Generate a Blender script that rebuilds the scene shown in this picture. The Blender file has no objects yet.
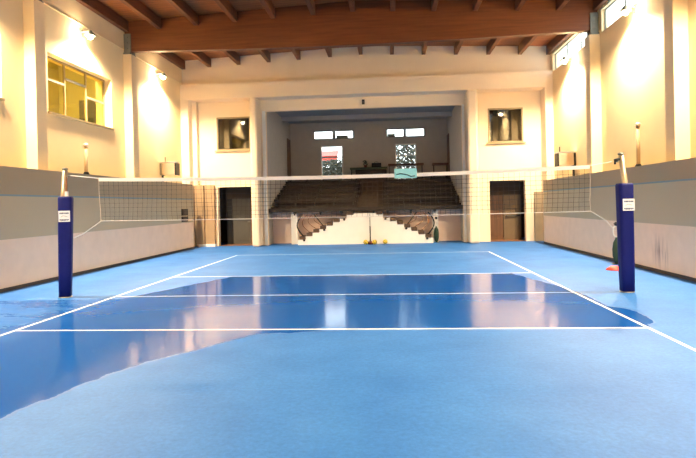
import bpy, bmesh, math, random
from mathutils import Vector, Matrix
random.seed(7)
S = bpy.context.scene
COL = S.collection
PI = math.pi

# ------------------------------------------------------------------ materials
def lin(r, g, b):
    f = lambda c: (c/255/12.92) if c/255 <= .04045 else ((c/255+.055)/1.055)**2.4
    return (f(r), f(g), f(b), 1)

def mat(name, rgb, rough=.6, metal=0, var=.06, scale=3., bump=0., bscale=40., spec=.5):
    m = bpy.data.materials.new(name); m.use_nodes = True
    nt = m.node_tree; n = nt.nodes; l = nt.links
    b = n['Principled BSDF']
    b.inputs['Roughness'].default_value = rough
    b.inputs['Metallic'].default_value = metal
    b.inputs['Specular IOR Level'].default_value = spec
    c = lin(*rgb)
    tc = n.new('ShaderNodeTexCoord')
    ns = n.new('ShaderNodeTexNoise'); ns.inputs['Scale'].default_value = scale; ns.inputs['Detail'].default_value = 5
    l.new(tc.outputs['Object'], ns.inputs['Vector'])
    r = n.new('ShaderNodeValToRGB')
    r.color_ramp.elements[0].position = .3; r.color_ramp.elements[1].position = .7
    r.color_ramp.elements[0].color = tuple(max(0, x*(1-var)) for x in c[:3])+(1,)
    r.color_ramp.elements[1].color = tuple(min(1, x*(1+var)) for x in c[:3])+(1,)
    l.new(ns.outputs['Fac'], r.inputs['Fac']); l.new(r.outputs['Color'], b.inputs['Base Color'])
    if bump:
        n2 = n.new('ShaderNodeTexNoise'); n2.inputs['Scale'].default_value = bscale; n2.inputs['Detail'].default_value = 3
        l.new(tc.outputs['Object'], n2.inputs['Vector'])
        bp = n.new('ShaderNodeBump'); bp.inputs['Strength'].default_value = bump; bp.inputs['Distance'].default_value = .01
        l.new(n2.outputs['Fac'], bp.inputs['Height']); l.new(bp.outputs['Normal'], b.inputs['Normal'])
    return m

def emis(name, rgb, strength):
    m = bpy.data.materials.new(name); m.use_nodes = True
    b = m.node_tree.nodes['Principled BSDF']
    b.inputs['Base Color'].default_value = (.8, .8, .8, 1)
    b.inputs['Emission Color'].default_value = lin(*rgb)
    b.inputs['Emission Strength'].default_value = strength
    return m

def glass(name, tint=(255, 255, 255), refl=.12):
    m = bpy.data.materials.new(name); m.use_nodes = True
    nt = m.node_tree; n = nt.nodes; l = nt.links
    out = n['Material Output']; n.remove(n['Principled BSDF'])
    t = n.new('ShaderNodeBsdfTransparent'); t.inputs['Color'].default_value = lin(*tint)
    g = n.new('ShaderNodeBsdfGlossy'); g.inputs['Roughness'].default_value = .03
    ge = n.new('ShaderNodeNewGeometry'); dt = n.new('ShaderNodeVectorMath'); dt.operation = 'DOT_PRODUCT'
    l.new(ge.outputs['Normal'], dt.inputs[0]); l.new(ge.outputs['Incoming'], dt.inputs[1])
    def mth(op, a, v):
        x = n.new('ShaderNodeMath'); x.operation = op
        for i, q in enumerate((a, v)):
            if q is None: continue
            if isinstance(q, float): x.inputs[i].default_value = q
            else: l.new(q, x.inputs[i])
        return x
    ab = mth('ABSOLUTE', dt.outputs['Value'], None); iv = mth('SUBTRACT', 1., ab.outputs[0]); pw = mth('POWER', iv.outputs[0], 5.)
    sc = mth('MULTIPLY', pw.outputs[0], .9); ad = mth('ADD', sc.outputs[0], .04+refl)
    mx = n.new('ShaderNodeMixShader')
    l.new(ad.outputs[0], mx.inputs['Fac'])
    l.new(t.outputs[0], mx.inputs[1]); l.new(g.outputs[0], mx.inputs[2]); l.new(mx.outputs[0], out.inputs['Surface'])
    return m

def wood(name, c1, c2, rough=.5, axis='x', plank=0):
    m = bpy.data.materials.new(name); m.use_nodes = True
    nt = m.node_tree; n = nt.nodes; l = nt.links; b = n['Principled BSDF']
    b.inputs['Roughness'].default_value = rough
    tc = n.new('ShaderNodeTexCoord'); mp = n.new('ShaderNodeMapping')
    mp.inputs['Scale'].default_value = {'x': (.35, 6, 6), 'y': (6, .35, 6), 'z': (6, 6, .35)}[axis]
    l.new(tc.outputs['Object'], mp.inputs['Vector'])
    ns = n.new('ShaderNodeTexNoise'); ns.inputs['Scale'].default_value = 2.5; ns.inputs['Detail'].default_value = 6
    l.new(mp.outputs[0], ns.inputs['Vector'])
    r = n.new('ShaderNodeValToRGB'); r.color_ramp.elements[0].position = .3; r.color_ramp.elements[1].position = .72
    r.color_ramp.elements[0].color = lin(*c1); r.color_ramp.elements[1].color = lin(*c2)
    l.new(ns.outputs['Fac'], r.inputs['Fac'])
    src = r.outputs['Color']
    if plank:
        sp = n.new('ShaderNodeSeparateXYZ'); l.new(tc.outputs['Object'], sp.inputs[0])
        md = n.new('ShaderNodeMath'); md.operation = 'PINGPONG'; md.inputs[1].default_value = plank/2
        l.new(sp.outputs['Y' if axis == 'x' else 'X'], md.inputs[0])
        lt = n.new('ShaderNodeMath'); lt.operation = 'LESS_THAN'; lt.inputs[1].default_value = .006
        l.new(md.outputs[0], lt.inputs[0])
        mx = n.new('ShaderNodeMixRGB'); mx.blend_type = 'MULTIPLY'; mx.inputs['Color2'].default_value = (.35, .3, .28, 1)
        l.new(lt.outputs[0], mx.inputs['Fac']); l.new(src, mx.inputs['Color1']); src = mx.outputs['Color']
    l.new(src, b.inputs['Base Color'])
    return m

def banded(name, bands, rough=.7, var=.04):
    """paint bands by height: [(z_from, rgb), ...] with hard edges"""
    m = mat(name, bands[0][1], rough, var=var, bump=.15, bscale=25)
    nt = m.node_tree; n = nt.nodes; l = nt.links; b = n['Principled BSDF']
    tc = n.new('ShaderNodeTexCoord'); sp = n.new('ShaderNodeSeparateXYZ'); l.new(tc.outputs['Object'], sp.inputs[0])
    src = b.inputs['Base Color'].links[0].from_socket
    base = lin(*bands[0][1])
    for z, rgb in bands[1:]:
        gt = n.new('ShaderNodeMath'); gt.operation = 'GREATER_THAN'; gt.inputs[1].default_value = z
        l.new(sp.outputs['Z'], gt.inputs[0])
        mx = n.new('ShaderNodeMixRGB'); mx.inputs['Color2'].default_value = lin(*rgb)
        l.new(gt.outputs[0], mx.inputs['Fac']); l.new(src, mx.inputs['Color1']); src = mx.outputs['Color']
    l.new(src, b.inputs['Base Color'])
    return m

M = {}
M['plaster'] = mat('cream_plaster', (236, 213, 168), .8, var=.03, scale=1.2, bump=.2, bscale=18)
M['plaster_back'] = mat('back_wall_plaster', (238, 218, 190), .8, var=.02, scale=1.2, bump=.12, bscale=18)
M['pilaster'] = mat('pilaster_plaster', (236, 213, 170), .8, var=.03, scale=1.5, bump=.15, bscale=18)
M['parapet'] = banded('banded_wall_paint', [(0, (234, 212, 190)), (1.14, (186, 175, 148)), (2.105, (124, 152, 162)), (2.145, (166, 152, 126))])
def rub_marks(m, y0, y1, z0, z1):
    nt = m.node_tree; n = nt.nodes; l = nt.links; b = n['Principled BSDF']
    tc = n.new('ShaderNodeTexCoord'); sp = n.new('ShaderNodeSeparateXYZ'); l.new(tc.outputs['Object'], sp.inputs[0])
    def tri(out, a, c):
        mr = n.new('ShaderNodeMapRange'); mr.inputs['From Min'].default_value = a; mr.inputs['From Max'].default_value = c; mr.inputs['To Max'].default_value = 2; l.new(out, mr.inputs['Value'])
        pp = n.new('ShaderNodeMath'); pp.operation = 'PINGPONG'; pp.inputs[1].default_value = 1; l.new(mr.outputs[0], pp.inputs[0]); return pp.outputs[0]
    mp = n.new('ShaderNodeMapping'); mp.inputs['Scale'].default_value = (1, 9, .8); l.new(tc.outputs['Object'], mp.inputs['Vector'])
    ns = n.new('ShaderNodeTexNoise'); ns.inputs['Scale'].default_value = 1; ns.inputs['Detail'].default_value = 3; l.new(mp.outputs[0], ns.inputs['Vector'])
    r = n.new('ShaderNodeMapRange'); r.inputs['From Min'].default_value = .5; r.inputs['From Max'].default_value = .62; l.new(ns.outputs['Fac'], r.inputs['Value'])
    a = n.new('ShaderNodeMath'); a.operation = 'MULTIPLY'; l.new(tri(sp.outputs['Y'], y0, y1), a.inputs[0]); l.new(tri(sp.outputs['Z'], z0, z1), a.inputs[1])
    c = n.new('ShaderNodeMath'); c.operation = 'MULTIPLY'; l.new(a.outputs[0], c.inputs[0]); l.new(r.outputs[0], c.inputs[1])
    mx = n.new('ShaderNodeMixRGB'); mx.inputs['Color2'].default_value = lin(150, 128, 116)
    l.new(c.outputs[0], mx.inputs['Fac']); l.new(b.inputs['Base Color'].links[0].from_socket, mx.inputs['Color1']); l.new(mx.outputs[0], b.inputs['Base Color'])
M['parapet_marked'] = banded('marked_banded_wall_paint', [(0, (234, 212, 190)), (1.14, (186, 175, 148)), (2.105, (124, 152, 162)), (2.145, (166, 152, 126))])
rub_marks(M['parapet_marked'], 12.1, 13.2, .05, .95)
M['return'] = mat('tan_paint', (170, 140, 106), .75)
M['return_shaded'] = mat('shaded_grey_tan', (150, 132, 108), .8)  # shadow on the right-hand return put into its base colour
M['deck'] = wood('ceiling_planks', (124, 72, 36), (156, 94, 50), .55, 'x', .18)
M['joist'] = wood('joist_wood', (90, 50, 26), (116, 68, 38), .55, 'y')
M['beam'] = wood('glulam_wood', (92, 50, 24), (116, 66, 34), .5, 'x')
M['steel'] = mat('grey_steel', (116, 120, 112), .6, .2)
M['white_paint'] = mat('white_paint', (240, 236, 228), .6, var=.02)
M['frame_cream'] = mat('cream_frame', (150, 132, 98), .5, var=.02)
M['frame_grey'] = mat('grey_frame', (150, 140, 124), .5, var=.03)
M['trib'] = mat('tribune_plaster', (190, 182, 172), .85, var=.04)
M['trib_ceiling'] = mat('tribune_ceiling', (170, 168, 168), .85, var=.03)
M['pink'] = mat('pinkish_plaster', (240, 214, 198), .8, var=.03)
M['bench'] = wood('dark_bench_wood', (32, 26, 21), (48, 39, 32), .55, 'x')
M['tier'] = mat('dark_tier', (40, 33, 28), .8)
M['aisle'] = mat('aisle_brown', (66, 54, 44), .8)
M['tread'] = wood('brown_tread', (70, 50, 36), (92, 68, 50), .6, 'x')
M['black'] = mat('black_metal', (22, 20, 20), .5)
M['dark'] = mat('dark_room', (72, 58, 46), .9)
M['darkgrey'] = mat('dark_grey_door', (78, 74, 68), .6)
M['brown_door'] = wood('brown_door', (92, 62, 40), (116, 80, 54), .5, 'z')
M['brown_floor'] = mat('brown_corridor_floor', (128, 84, 56), .5)
M['leaf_brown'] = mat('brown_grey_door', (112, 92, 68), .6)
M['darkred_wood'] = wood('dark_panel_wood', (48, 34, 28), (66, 48, 40), .6, 'x')
M['pipe'] = mat('tan_pipe', (186, 158, 122), .6)
M['base'] = mat('dark_baseboard', (62, 58, 58), .6)
M['pad'] = mat('navy_vinyl', (10, 20, 96), .55, var=.05, scale=8, bump=.1, bscale=12, spec=.2)
M['label'] = mat('white_label', (226, 230, 234), .5, var=.02)
M['label_ink'] = mat('label_ink', (40, 52, 96), .5)
M['galv'] = mat('galvanised_pole', (200, 182, 156), .35, .7)
M['strap'] = mat('brown_strap', (150, 96, 60), .7)
M['net_black'] = mat('net_cord', (54, 48, 46), .8)
M['tape'] = mat('white_tape', (240, 236, 230), .6, var=.02)
M['cord'] = mat('white_cord', (226, 222, 214), .6)
M['bulb'] = emis('lit_bulb', (255, 224, 170), 40)
M['heater'] = mat('cream_metal', (232, 212, 184), .4, .2)
M['heater_front'] = mat('brown_grille', (226, 202, 172), .5)
M['green'] = mat('dark_green_net', (30, 56, 42), .8, bump=.5, bscale=60)
M['red'] = mat('red_plastic', (214, 62, 48), .5)
M['darkred'] = mat('dark_red_base', (96, 40, 34), .6)
M['cyan'] = mat('cyan_banner', (150, 226, 236), .6)
M['teal'] = mat('teal_ink', (24, 70, 84), .6)
M['table_green'] = mat('dull_green_top', (64, 82, 66), .6)
M['table_brown'] = wood('dark_brown_top', (70, 42, 34), (92, 58, 46), .5, 'x')
M['glass'] = glass('clear_glass', (245, 250, 250), .0)
M['glass_yellow'] = glass('yellowish_glass', (244, 236, 180), .04)
M['glass_dark'] = glass('room_window_glass', (170, 170, 164), .05)
M['yellow_room'] = mat('yellow_room_paint', (212, 200, 146), .8)
M['leaf'] = mat('pale_leaves', (62, 68, 60), .7, var=.5, scale=6)
M['bark'] = mat('bark', (70, 60, 52), .9)
M['ground'] = mat('outside_ground', (120, 120, 116), .9)
M['panel_off'] = mat('unlit_panel', (170, 170, 168), .5)

def volleyball_mat():
    m = mat('yellow_navy_ball', (240, 200, 40), .5)
    nt = m.node_tree; n = nt.nodes; l = nt.links; b = n['Principled BSDF']
    tc = n.new('ShaderNodeTexCoord'); w = n.new('ShaderNodeTexWave'); w.inputs['Scale'].default_value = 5; w.inputs['Distortion'].default_value = 1.5
    l.new(tc.outputs['Object'], w.inputs['Vector'])
    r = n.new('ShaderNodeValToRGB'); r.color_ramp.interpolation = 'CONSTANT'
    r.color_ramp.elements[0].color = lin(36, 40, 60); r.color_ramp.elements[1].position = .3; r.color_ramp.elements[1].color = lin(244, 206, 40)
    l.new(w.outputs['Fac'], r.inputs['Fac']); l.new(r.outputs['Color'], b.inputs['Base Color'])
    return m
M['ball'] = volleyball_mat()

def floor_mat():
    m = bpy.data.materials.new('blue_court_floor'); m.use_nodes = True
    nt = m.node_tree; n = nt.nodes; l = nt.links; b = n['Principled BSDF']
    def math_(op, a, c=None):
        x = n.new('ShaderNodeMath'); x.operation = op
        for i, v in enumerate((a, c)):
            if v is None: continue
            if isinstance(v, (int, float)): x.inputs[i].default_value = v
            else: l.new(v, x.inputs[i])
        return x.outputs[0]
    tc = n.new('ShaderNodeTexCoord'); sp = n.new('ShaderNodeSeparateXYZ'); l.new(tc.outputs['Object'], sp.inputs[0])
    X, Y = sp.outputs['X'], sp.outputs['Y']
    def box(x0, x1, y0, y1):
        dx = math_('SUBTRACT', math_('ABSOLUTE', math_('SUBTRACT', X, (x0+x1)/2)), (x1-x0)/2)
        dy = math_('SUBTRACT', math_('ABSOLUTE', math_('SUBTRACT', Y, (y0+y1)/2)), (y1-y0)/2)
        return math_('MAXIMUM', dx, dy)
    # white painted lines, 5 cm
    h = .025
    lines = [box(-4.5-h, -4.5+h, 1, 19+h), box(4.5-h, 4.5+h, 1, 19+h), box(-4.5, 4.5, 19-h, 19+h), box(-4.5, 4.5, 13-h, 13+h),
             box(-4.5, 4.5, 10-h, 10+h), box(-4.5, 4.5, 7-h, 7+h), box(-4.5, 4.5, 1-h, 1+h)]
    d = lines[0]
    for q in lines[1:]: d = math_('MINIMUM', d, q)
    white = math_('LESS_THAN', d, 0.)
    seam = math_('LESS_THAN', box(-5.6, 5.6, 9.985, 10.015), 0.)
    # wet mopped film: a polygon (half planes), with a ragged edge
    nz = n.new('ShaderNodeTexNoise'); nz.inputs['Scale'].default_value = 1.6; nz.inputs['Detail'].default_value = 6; nz.inputs['Roughness'].default_value = .6
    l.new(tc.outputs['Object'], nz.inputs['Vector'])
    wob = math_('MULTIPLY', math_('SUBTRACT', nz.outputs['Fac'], .5), .9)
    def half(x0, y0, x1, y1):     # positive to the right of the direction (outside)
        L = math.hypot(x1-x0, y1-y0); nx, ny = (y1-y0)/L, -(x1-x0)/L
        return math_('ADD', math_('MULTIPLY', math_('SUBTRACT', X, x0), nx), math_('MULTIPLY', math_('SUBTRACT', Y, y0), ny))
    def fold(op, es):
        r_ = None
        for e in es:
            q = half(*e); r_ = q if r_ is None else math_(op, r_, q)
        return r_
    lower = fold('MINIMUM', [(-2.3, 3.7, -1.87, 5.17), (-1.87, 5.17, -.77, 6.72), (-.77, 6.72, .46, 6.93), (.46, 6.97, 9, 6.97)])
    right = fold('MAXIMUM', [(4.6, 5, 4.6, 12), (4.6, 10.3, 4.05, 12.6)])
    upper = math_('MINIMUM', fold('MAXIMUM', [(4.0, 12.95, -3.0, 12.95), (-2.95, 12.95, -4.1, 10.1)]), half(4, 9.8, -9, 9.65))
    sd = math_('MAXIMUM', math_('MAXIMUM', lower, right), upper)
    # a small wet tongue past the right sideline
    tg = math_('SUBTRACT', math_('POWER', math_('ADD', math_('POWER', math_('MULTIPLY', math_('SUBTRACT', X, 4.45), 1.9), 2.), math_('POWER', math_('MULTIPLY', math_('SUBTRACT', Y, 7.9), 1.0), 2.)), .5), .75)
    sd = math_('MINIMUM', sd, tg)
    sdw = math_('ADD', sd, math_('MULTIPLY', wob, .35))
    mr = n.new('ShaderNodeMapRange'); mr.inputs['From Min'].default_value = .05; mr.inputs['From Max'].default_value = -.06
    l.new(sdw, mr.inputs['Value']); wet = mr.outputs['Result']
    # damp streaks drying out on the left beyond the sideline
    dz = n.new('ShaderNodeTexNoise'); dz.inputs['Scale'].default_value = 1.1; dz.inputs['Detail'].default_value = 7; dz.inputs['Roughness'].default_value = .65
    mp = n.new('ShaderNodeMapping'); mp.inputs['Scale'].default_value = (.6, 1.6, 1); l.new(tc.outputs['Object'], mp.inputs['Vector']); l.new(mp.outputs[0], dz.inputs['Vector'])
    mr2 = n.new('ShaderNodeMapRange'); mr2.inputs['From Min'].default_value = -3.9; mr2.inputs['From Max'].default_value = -5.2
    l.new(X, mr2.inputs['Value'])
    mr3 = n.new('ShaderNodeMapRange'); mr3.inputs['From Min'].default_value = .40; mr3.inputs['From Max'].default_value = .62; mr3.inputs['To Min'].default_value = 0.25; mr3.inputs['To Max'].default_value = .9
    l.new(dz.outputs['Fac'], mr3.inputs['Value'])
    dry = math_('MULTIPLY', mr2.outputs['Result'], mr3.outputs['Result'])
    wet = math_('MULTIPLY', wet, math_('SUBTRACT', 1., dry))
    # colour
    fz = n.new('ShaderNodeTexNoise'); fz.inputs['Scale'].default_value = .8; fz.inputs['Detail'].default_value = 8; fz.inputs['Roughness'].default_value = .7
    l.new(tc.outputs['Object'], fz.inputs['Vector'])
    r = n.new('ShaderNodeValToRGB'); r.color_ramp.elements[0].position = .3; r.color_ramp.elements[1].position = .72
    r.color_ramp.elements[0].color = DRY[0]; r.color_ramp.elements[1].color = DRY[1]
    l.new(fz.outputs['Fac'], r.inputs['Fac'])
    def mix(f, a, c):
        x = n.new('ShaderNodeMixRGB'); l.new(f, x.inputs['Fac'])
        if isinstance(a, tuple): x.inputs['Color1'].default_value = a
        else: l.new(a, x.inputs['Color1'])
        if isinstance(c, tuple): x.inputs['Color2'].default_value = c
        else: l.new(c, x.inputs['Color2'])
        return x.outputs['Color']
    gz = n.new('ShaderNodeTexNoise'); gz.inputs['Scale'].default_value = 22; gz.inputs['Detail'].default_value = 6; gz.inputs['Roughness'].default_value = .75
    l.new(tc.outputs['Object'], gz.inputs['Vector'])
    gr = n.new('ShaderNodeMapRange'); gr.inputs['From Min'].default_value = .3; gr.inputs['From Max'].default_value = .7; gr.inputs['To Min'].default_value = .8; gr.inputs['To Max'].default_value = 1.2
    l.new(gz.outputs['Fac'], gr.inputs['Value'])
    vm = n.new('ShaderNodeVectorMath'); vm.operation = 'SCALE'; l.new(r.outputs['Color'], vm.inputs[0]); l.new(gr.outputs['Result'], vm.inputs['Scale'])
    c = mix(wet, vm.outputs['Vector'], WETC)
    c = mix(math_('MULTIPLY', seam, .45), c, lin(60, 84, 110))
    c = mix(white, c, lin(240, 244, 246))
    l.new(c, b.inputs['Base Color'])
    rr = n.new('ShaderNodeMapRange'); rr.inputs['To Min'].default_value = .55; rr.inputs['To Max'].default_value = .11
    l.new(wet, rr.inputs['Value']); l.new(rr.outputs['Result'], b.inputs['Roughness'])
    b.inputs['Specular IOR Level'].default_value = .5
    sr = n.new('ShaderNodeMapRange'); sr.inputs['To Min'].default_value = .18; sr.inputs['To Max'].default_value = .11
    l.new(wet, sr.inputs['Value']); l.new(sr.outputs['Result'], b.inputs['Specular IOR Level'])
    bz = n.new('ShaderNodeTexNoise'); bz.inputs['Scale'].default_value = 3.; bz.inputs['Detail'].default_value = 2
    l.new(tc.outputs['Object'], bz.inputs['Vector'])
    bp = n.new('ShaderNodeBump'); bp.inputs['Strength'].default_value = .08; bp.inputs['Distance'].default_value = .01
    l.new(bz.outputs['Fac'], bp.inputs['Height']); l.new(bp.outputs['Normal'], b.inputs['Normal'])
    return m
DRY = (lin(38, 94, 168), lin(58, 116, 190))
WETC = lin(20, 78, 158)
M['floor'] = floor_mat()

# ------------------------------------------------------------------ mesh helpers
class MB:
    def __init__(s): s.bm = bmesh.new()
    def box(s, x0, x1, y0, y1, z0, z1):
        v = [s.bm.verts.new(p) for p in ((x0,y0,z0),(x1,y0,z0),(x1,y1,z0),(x0,y1,z0),(x0,y0,z1),(x1,y0,z1),(x1,y1,z1),(x0,y1,z1))]
        for f in ((3,2,1,0),(4,5,6,7),(0,1,5,4),(1,2,6,5),(2,3,7,6),(3,0,4,7)): s.bm.faces.new([v[i] for i in f])
        return s
    def prism(s, pts, axis, a, b):
        """polygon in the two other axes extruded along axis from a to b"""
        def P(p, t):
            return {'x': (t, p[0], p[1]), 'y': (p[0], t, p[1]), 'z': (p[0], p[1], t)}[axis]
        A = [s.bm.verts.new(P(p, a)) for p in pts]; B = [s.bm.verts.new(P(p, b)) for p in pts]
        s.bm.faces.new(A); s.bm.faces.new(B[::-1])
        for i in range(len(pts)):
            j = (i+1) % len(pts); s.bm.faces.new((A[j], A[i], B[i], B[j]))
        return s
    def tube(s, path, r, n=8, closed=False, r2=None):
        path = [Vector(p) for p in path]; rings = []
        N = len(path)
        for i, p in enumerate(path):
            if closed: t = path[(i+1) % N]-path[i-1]
            else: t = path[min(i+1, N-1)]-path[max(i-1, 0)]
            t.normalize(); a = Vector((0,0,1)) if abs(t.z) < .9 else Vector((0,1,0))
            u = t.cross(a).normalized(); w = t.cross(u)
            rr = r if r2 is None else r+(r2-r)*i/(N-1)
            rings.append([s.bm.verts.new(p+rr*(math.cos(2*PI*k/n)*u+math.sin(2*PI*k/n)*w)) for k in range(n)])
        for i in range(N if closed else N-1):
            A, B = rings[i], rings[(i+1) % N]
            for k in range(n): s.bm.faces.new((A[k], A[(k+1) % n], B[(k+1) % n], B[k]))
        if not closed:
            s.bm.faces.new(rings[0][::-1]); s.bm.faces.new(rings[-1])
        return s
    def lathe(s, prof, cx=0, cy=0, n=24):
        rings = [[s.bm.verts.new((cx+r*math.cos(2*PI*k/n), cy+r*math.sin(2*PI*k/n), z)) for k in range(n)] for r, z in prof]
        for A, B in zip(rings, rings[1:]):
            for k in range(n): s.bm.faces.new((A[k], A[(k+1) % n], B[(k+1) % n], B[k]))
        s.bm.faces.new(rings[0][::-1]); s.bm.faces.new(rings[-1]); return s
    def ball(s, c, r, sub=3, sc=(1,1,1)):
        bmesh.ops.create_icosphere(s.bm, subdivisions=sub, radius=r, matrix=Matrix.Translation(c) @ Matrix.Diagonal((*sc, 1)))
        return s
    def build(s, name, m, parent=None, smooth=False, bevel=0, loc=None):
        bmesh.ops.recalc_face_normals(s.bm, faces=s.bm.faces)
        me = bpy.data.meshes.new(name); s.bm.to_mesh(me); s.bm.free(); me.materials.append(m)
        if smooth:
            for p in me.polygons: p.use_smooth = True
        o = bpy.data.objects.new(name, me); COL.objects.link(o)
        if parent: o.parent = parent
        if loc: o.location = loc
        if bevel:
            b = o.modifiers.new('bevel', 'BEVEL'); b.width = bevel; b.segments = 2; b.limit_method = 'ANGLE'
        return o

def struct(o): o['kind'] = 'structure'; return o
def tag(o, label, cat, group=None):
    o['label'] = label; o['category'] = cat
    if group: o['group'] = group
    return o
def thing(name, label, cat, loc=(0,0,0), rz=0, group=None):
    o = bpy.data.objects.new(name, None); COL.objects.link(o); o.location = loc; o.rotation_euler = (0,0,rz); o.empty_display_size = .2
    return tag(o, label, cat, group)
def sroot(name, loc=(0,0,0)):
    o = bpy.data.objects.new(name, None); COL.objects.link(o); o.location = loc; return struct(o)
def copy_tree(o, parent=None):
    c = o.copy(); COL.objects.link(c)
    if parent: c.parent = parent
    for ch in list(o.children): copy_tree(ch, c)
    return c

def holed(mb, plane, p0, p1, u0, u1, z0, z1, holes):
    """slab normal to `plane` with rectangular holes (u0,u1,z0,z1)"""
    us = sorted({u0, u1, *[h[0] for h in holes], *[h[1] for h in holes]}); zs = sorted({z0, z1, *[h[2] for h in holes], *[h[3] for h in holes]})
    us = [u for u in us if u0 <= u <= u1]; zs = [z for z in zs if z0 <= z <= z1]
    for a, b in zip(us, us[1:]):
        run = None
        cells = []
        for c, d in zip(zs, zs[1:]):
            cu, cz = (a+b)/2, (c+d)/2
            inside = any(h[0] < cu < h[1] and h[2] < cz < h[3] for h in holes)
            if inside: run = None
            elif run: run[1] = d
            else: run = [c, d]; cells.append(run)
        for c, d in cells:
            if plane == 'x': mb.box(p0, p1, a, b, c, d)
            else: mb.box(a, b, p0, p1, c, d)

# ------------------------------------------------------------------ setting
Y0, Y1 = -7.5, 23.85          # near end wall, panel plane of the far wall
XL, XR = -8.05, 8.0          # upper side walls
PL, PR = -7.45, 7.34          # low wall faces
PIL = [-3.0+5.25*i for i in range(5)]          # pilaster centres (y)
PIL = [18.07-5.28*i for i in range(4, -1, -1)]

mb = MB(); mb.box(-9, 9, Y0-.3, 30.5, -.2, 0); struct(mb.build('floor', M['floor']))

def edge_z(x): return 7.92+.34*(1-abs(x)/8.1)
# roof deck: two very shallow slopes
mb = MB()
e, c_ = edge_z(8.6)+.38, edge_z(0)+.38
mb.prism([(-8.7, e), (0, c_), (8.3, e), (8.3, e+.15), (0, c_+.15), (-8.7, e+.15)], 'y', Y0-.3, 24.4)
struct(mb.build('ceiling', M['deck']))

# left upper wall with two high windows
wl = [(8.28, 11.74, 4.44, 6.05), (13.54, 17.0, 4.44, 6.05)]
mb = MB(); holed(mb, 'x', -8.6, XL, Y0, 24.1, 0, 8.35, wl)
mb.box(XL, XL+.03, Y0, 23.1, 7.30, 7.335)
struct(mb.build('wall_left', M['plaster']))
# right upper wall with a clerestory strip
cl = [(PIL[i]+.35, PIL[i+1]-.35, 7.15, 7.86) for i in range(4)] + [(PIL[4]+.35, 23.05, 7.15, 7.86)]
mb = MB(); holed(mb, 'x', XR, 8.18, Y0, 24.1, 0, 8.5, cl)
struct(mb.build('wall_right', M['plaster']))
# near end wall, behind the camera
mb = MB(); mb.box(-8.6, 8.6, Y0-.3, Y0, 0, 8.7); struct(mb.build('wall_front', M['plaster']))

# pilasters
k = 1
for side, xi, xo in ((-1, -7.75, XL), (1, 7.66, XR)):
    for y in PIL:
        mb = MB(); mb.box(min(xi, xo), max(xi, xo), y-.22, y+.22, 0, 7.13)
        struct(mb.build('trim_%d' % k, M['pilaster'], bevel=.01)); k += 1

# low side walls with painted bands, and the ledge behind them
mb = MB(); mb.box(PL-.16, PL, Y0, 22.75, 0, 2.77); mb.box(XL, PL-.16, Y0, 22.75, 2.2, 2.4)
for y in (22.73,): mb.box(XL, PL, y, 22.75, 0, 2.4)
struct(mb.build('wall_left_parapet', M['parapet']))
mb = MB(); mb.box(PR, PR+.16, Y0, 22.4, 0, 2.57); mb.box(PR+.16, XR, Y0, 22.4, 2.0, 2.2); mb.box(PR, XR, 22.38, 22.4, 0, 2.2)
struct(mb.build('wall_right_parapet', M['parapet_marked']))
mb = MB(); mb.box(PL, PL+.025, Y0, 22.75, 0, .075); struct(mb.build('baseboard_left', M['base']))
mb = MB(); mb.box(PR-.025, PR, Y0, 22.4, 0, .075); struct(mb.build('baseboard_right', M['base']))
# painted dado on the outer wall seen through the gaps at the far end
mb = MB(); mb.box(XL, XL+.02, 22.75, 23.85, 0, 2.4); struct(mb.build('trim_20', M['parapet']))
mb = MB(); mb.box(XR-.02, XR, 22.4, 23.85, 0, 2.4); struct(mb.build('trim_21', M['parapet']))

# far wall: panel plane with openings, frieze and columns in front
OX0, OX1, OZ = -4.42, 4.30, 6.03
WZ0, WZ1 = 4.32, 5.82
holes = [(OX0, OX1, 0, OZ), (-6.72, -5.09, 0, 2.70), (5.40, 7.0, 0, 2.70), (-6.67, -5.12, WZ0, WZ1), (5.42, 6.92, WZ0, WZ1)]
mb = MB(); holed(mb, 'y', Y1, Y1+.25, -8.6, 8.6, 0, 8.7, holes)
mb.box(XL, XR, 23.1, Y1, 6.52, 7.2)                      # frieze
mb.box(XL, XR, 23.1+.25, Y1, 7.2, 8.6)
struct(mb.build('wall_back', M['plaster_back']))
for i, (a, b, f) in enumerate([(XL, -7.70, 23.1), (-4.95, -4.62, 23.0), (4.42, 4.86, 23.0), (7.68, XR, 23.1)]):
    mb = MB()
    r = .06 if i in (1, 2) else .0
    z0 = 0
    mb.box(a, b, f, Y1, z0, 6.52)
    struct(mb.build('trim_%d' % (30+i), M['plaster_back'], bevel=.09 if i in (1, 2) else .01))
for i, (a, b) in enumerate(((OX0-.14, OX0), (OX1, OX1+.1))):
    mb = MB(); mb.box(a, b, Y1-.06, Y1, 0, OZ); struct(mb.build('trim_%d' % (45+i), M['white_paint']))
# thin pier beside the left corner column
mb = MB(); mb.box(-7.70, -7.5, 23.55, Y1, 2.77, 6.52); struct(mb.build('trim_35', M['plaster_back']))
# low tan return wall by the left doorway, in two steps with white skirting
mb = MB(); mb.box(-7.64, -7.24, 23.5, Y1, .12, 2.75); mb.box(-7.22, -6.8, 23.62, Y1, .12, 2.75); struct(mb.build('trim_36', M['return']))
mb = MB(); mb.box(-7.5, -7.24, 23.47, Y1, 0, .12); mb.box(-7.22, -6.78, 23.59, Y1, 0, .12); struct(mb.build('baseboard_back', M['white_paint']))
mb = MB(); mb.box(7.32, 7.72, 23.72, Y1, 0, 2.14); struct(mb.build('trim_37', M['return_shaded']))

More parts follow.
